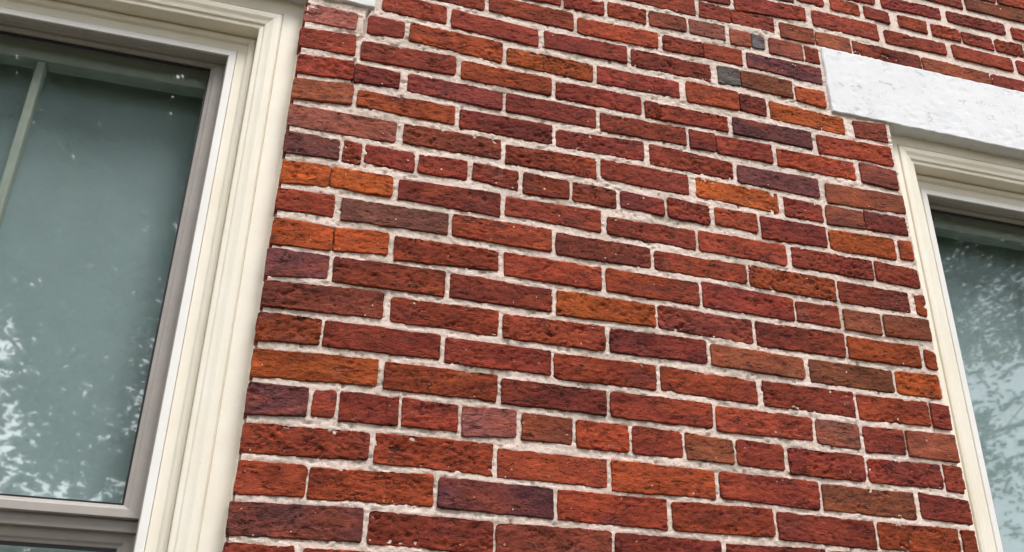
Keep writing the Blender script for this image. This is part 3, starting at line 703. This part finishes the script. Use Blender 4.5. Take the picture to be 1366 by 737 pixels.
# ------------------------------------------------------------------ trees across the lawn, mirrored in the panes
def leaf_material():
    t = NT('leaf'); v = t.coord('Object'); n = t.noise(v, 1.2, 3, 0.6)
    c = t.ramp(n, [(0.3, (0.035,0.065,0.018,1)), (0.55, (0.055,0.095,0.028,1)), (0.75, (0.085,0.12,0.04,1))])
    d = t.n('ShaderNodeBsdfDiffuse'); t.l(c, d.inputs[0]); tl = t.n('ShaderNodeBsdfTranslucent'); t.l(c, tl.inputs[0])
    ms = t.n('ShaderNodeMixShader'); ms.inputs[0].default_value = 0.35; t.l(d.outputs[0], ms.inputs[1]); t.l(tl.outputs[0], ms.inputs[2]); t.l(ms.outputs[0], t.out.inputs['Surface']); return t.m
M['leaf'] = leaf_material(); M['bark'] = plain('bark', srgb(86,74,62), 0.9, 18, 0.5, 0.0, 0.02)
def tube(path, radii, n=8):
    V, F = [], []
    for i, (p, r) in enumerate(zip(path, radii)):
        d = (Vector(path[min(i+1, len(path)-1)])-Vector(path[max(i-1, 0)])).normalized()
        a = d.orthogonal().normalized(); b = d.cross(a)
        for k in range(n):
            t = 2*math.pi*k/n; V.append(tuple(Vector(p)+(a*math.cos(t)+b*math.sin(t))*r))
    for i in range(len(path)-1):
        for k in range(n): F.append((i*n+k, i*n+(k+1) % n, (i+1)*n+(k+1) % n, (i+1)*n+k))
    return V, F
def tree(loc, height, base, rad, nclump, per, leaf, label, seed, dense_from, thin=0.5, face=0.0, deep=0.62):
    r = random.Random(seed); g = np.random.default_rng(seed)
    root = tag(empty('tree', loc), label, 'tree', 'leafy trees across the lawn')
    parts = []; lean = r.uniform(-0.4, 0.4)
    tp = [(lean*t*t, 0.3*math.sin(t*3)*t, height*0.9*t) for t in [i/9 for i in range(10)]]
    parts.append(tube(tp, [0.26*(1-0.85*i/9)*(1.3 if i == 0 else 1) for i in range(10)], 10))
    ends = []
    for k in range(46):
        t = base/height+(0.95-base/height)*((k*0.7548777) % 1.0); p0 = Vector((lean*t*t, 0.3*math.sin(t*3)*t, height*0.9*t)); az = k*2.39996+r.uniform(-0.3, 0.3)
        sh = math.sin(math.pi*min(1, max(0.12, (t-base/height*0.8)/(1-base/height*0.8))))**0.6
        L = rad*sh*r.uniform(0.7, 1.05); pts = []
        for i in range(6):
            q = i/5; pts.append(tuple(p0+Vector((math.cos(az)*L*q, math.sin(az)*L*q, L*(0.35*q-0.25*q*q)+0.1*math.sin(5*q+k)))))
        parts.append(tube(pts, [0.075*(1-0.85*i/5) for i in range(6)], 6)); ends += [(Vector(pts[i]), L) for i in (2, 3, 4, 5)]
    trunk = link('trunk', py_mesh('trunk', *join(parts), True), M['bark'], root)
    cs = []; hc, hr = (height+base)/2, (height-base)/2; ca, sa = math.cos(face), math.sin(face)
    while len(cs) < nclump:
        q = g.uniform(-1, 1, 3)
        if q@q > 1 or q@q < r.random()*0.25: continue
        c = np.array([q[0]*rad, q[1]*rad*deep, hc+q[2]*hr]); c = np.array([c[0]*ca-c[1]*sa, c[0]*sa+c[1]*ca, c[2]])
        across = c[0]*ca+c[1]*sa; hz = (c[2]-base)/(height-base)
        # open gaps between the boughs, wider low down
        gap = 0.65*float(vn(across/1.15+seed, c[2]/0.75, 90))+0.35*float(vn(across/0.36, c[2]/0.25+seed, 91))
        if gap < thin*min(1.0, max(0.0, (dense_from+0.10-hz)/0.16)): nclump -= 1; continue
        cs.append(c)
    cs = np.array(cs); n = len(cs)*per
    cc = np.repeat(cs, per, 0)+g.normal(0, 1, (n, 3))*np.array([0.32, 0.32, 0.17])
    a = g.normal(0, 1, (n, 3)); a[:, 2] *= 0.35; a /= np.linalg.norm(a, axis=1)[:, None]
    b = np.cross(a, g.normal(0, 1, (n, 3))); b /= np.linalg.norm(b, axis=1)[:, None]
    s_ = leaf*g.uniform(0.6, 1.2, (n, 1)); a = a*s_; b = b*s_*0.55
    co = np.stack([cc-a, cc-0.1*a+b, cc+a, cc-0.1*a-b], 1).reshape(-1, 3)
    link('crown', np_mesh('crown', co, np.arange(n*4).reshape(-1, 4), False), M['leaf'], root)
    return root
tree((-5.4, -9.8, 0), 18.0, 2.0, 6.2, 4300, 56, 0.088, 'broad leafy tree mirrored in the left window', 275, 0.38, 0.62, -0.2, 0.36)
tree((14.2, -9.6, 0), 21.0, 3.4, 6.6, 4200, 54, 0.085, 'tall leafy tree mirrored at the top of the right window', 22, 0.40, 0.66, 0.75)
tree((-19.0, -26.0, 0), 12.0, 2.2, 5.0, 900, 44, 0.12, 'leafy tree farther back across the lawn on the left', 23, 0.2)
tree((7.0, -42.0, 0), 13.0, 3.0, 5.0, 700, 40, 0.15, 'leafy tree farthest off across the lawn', 25, 0.2)
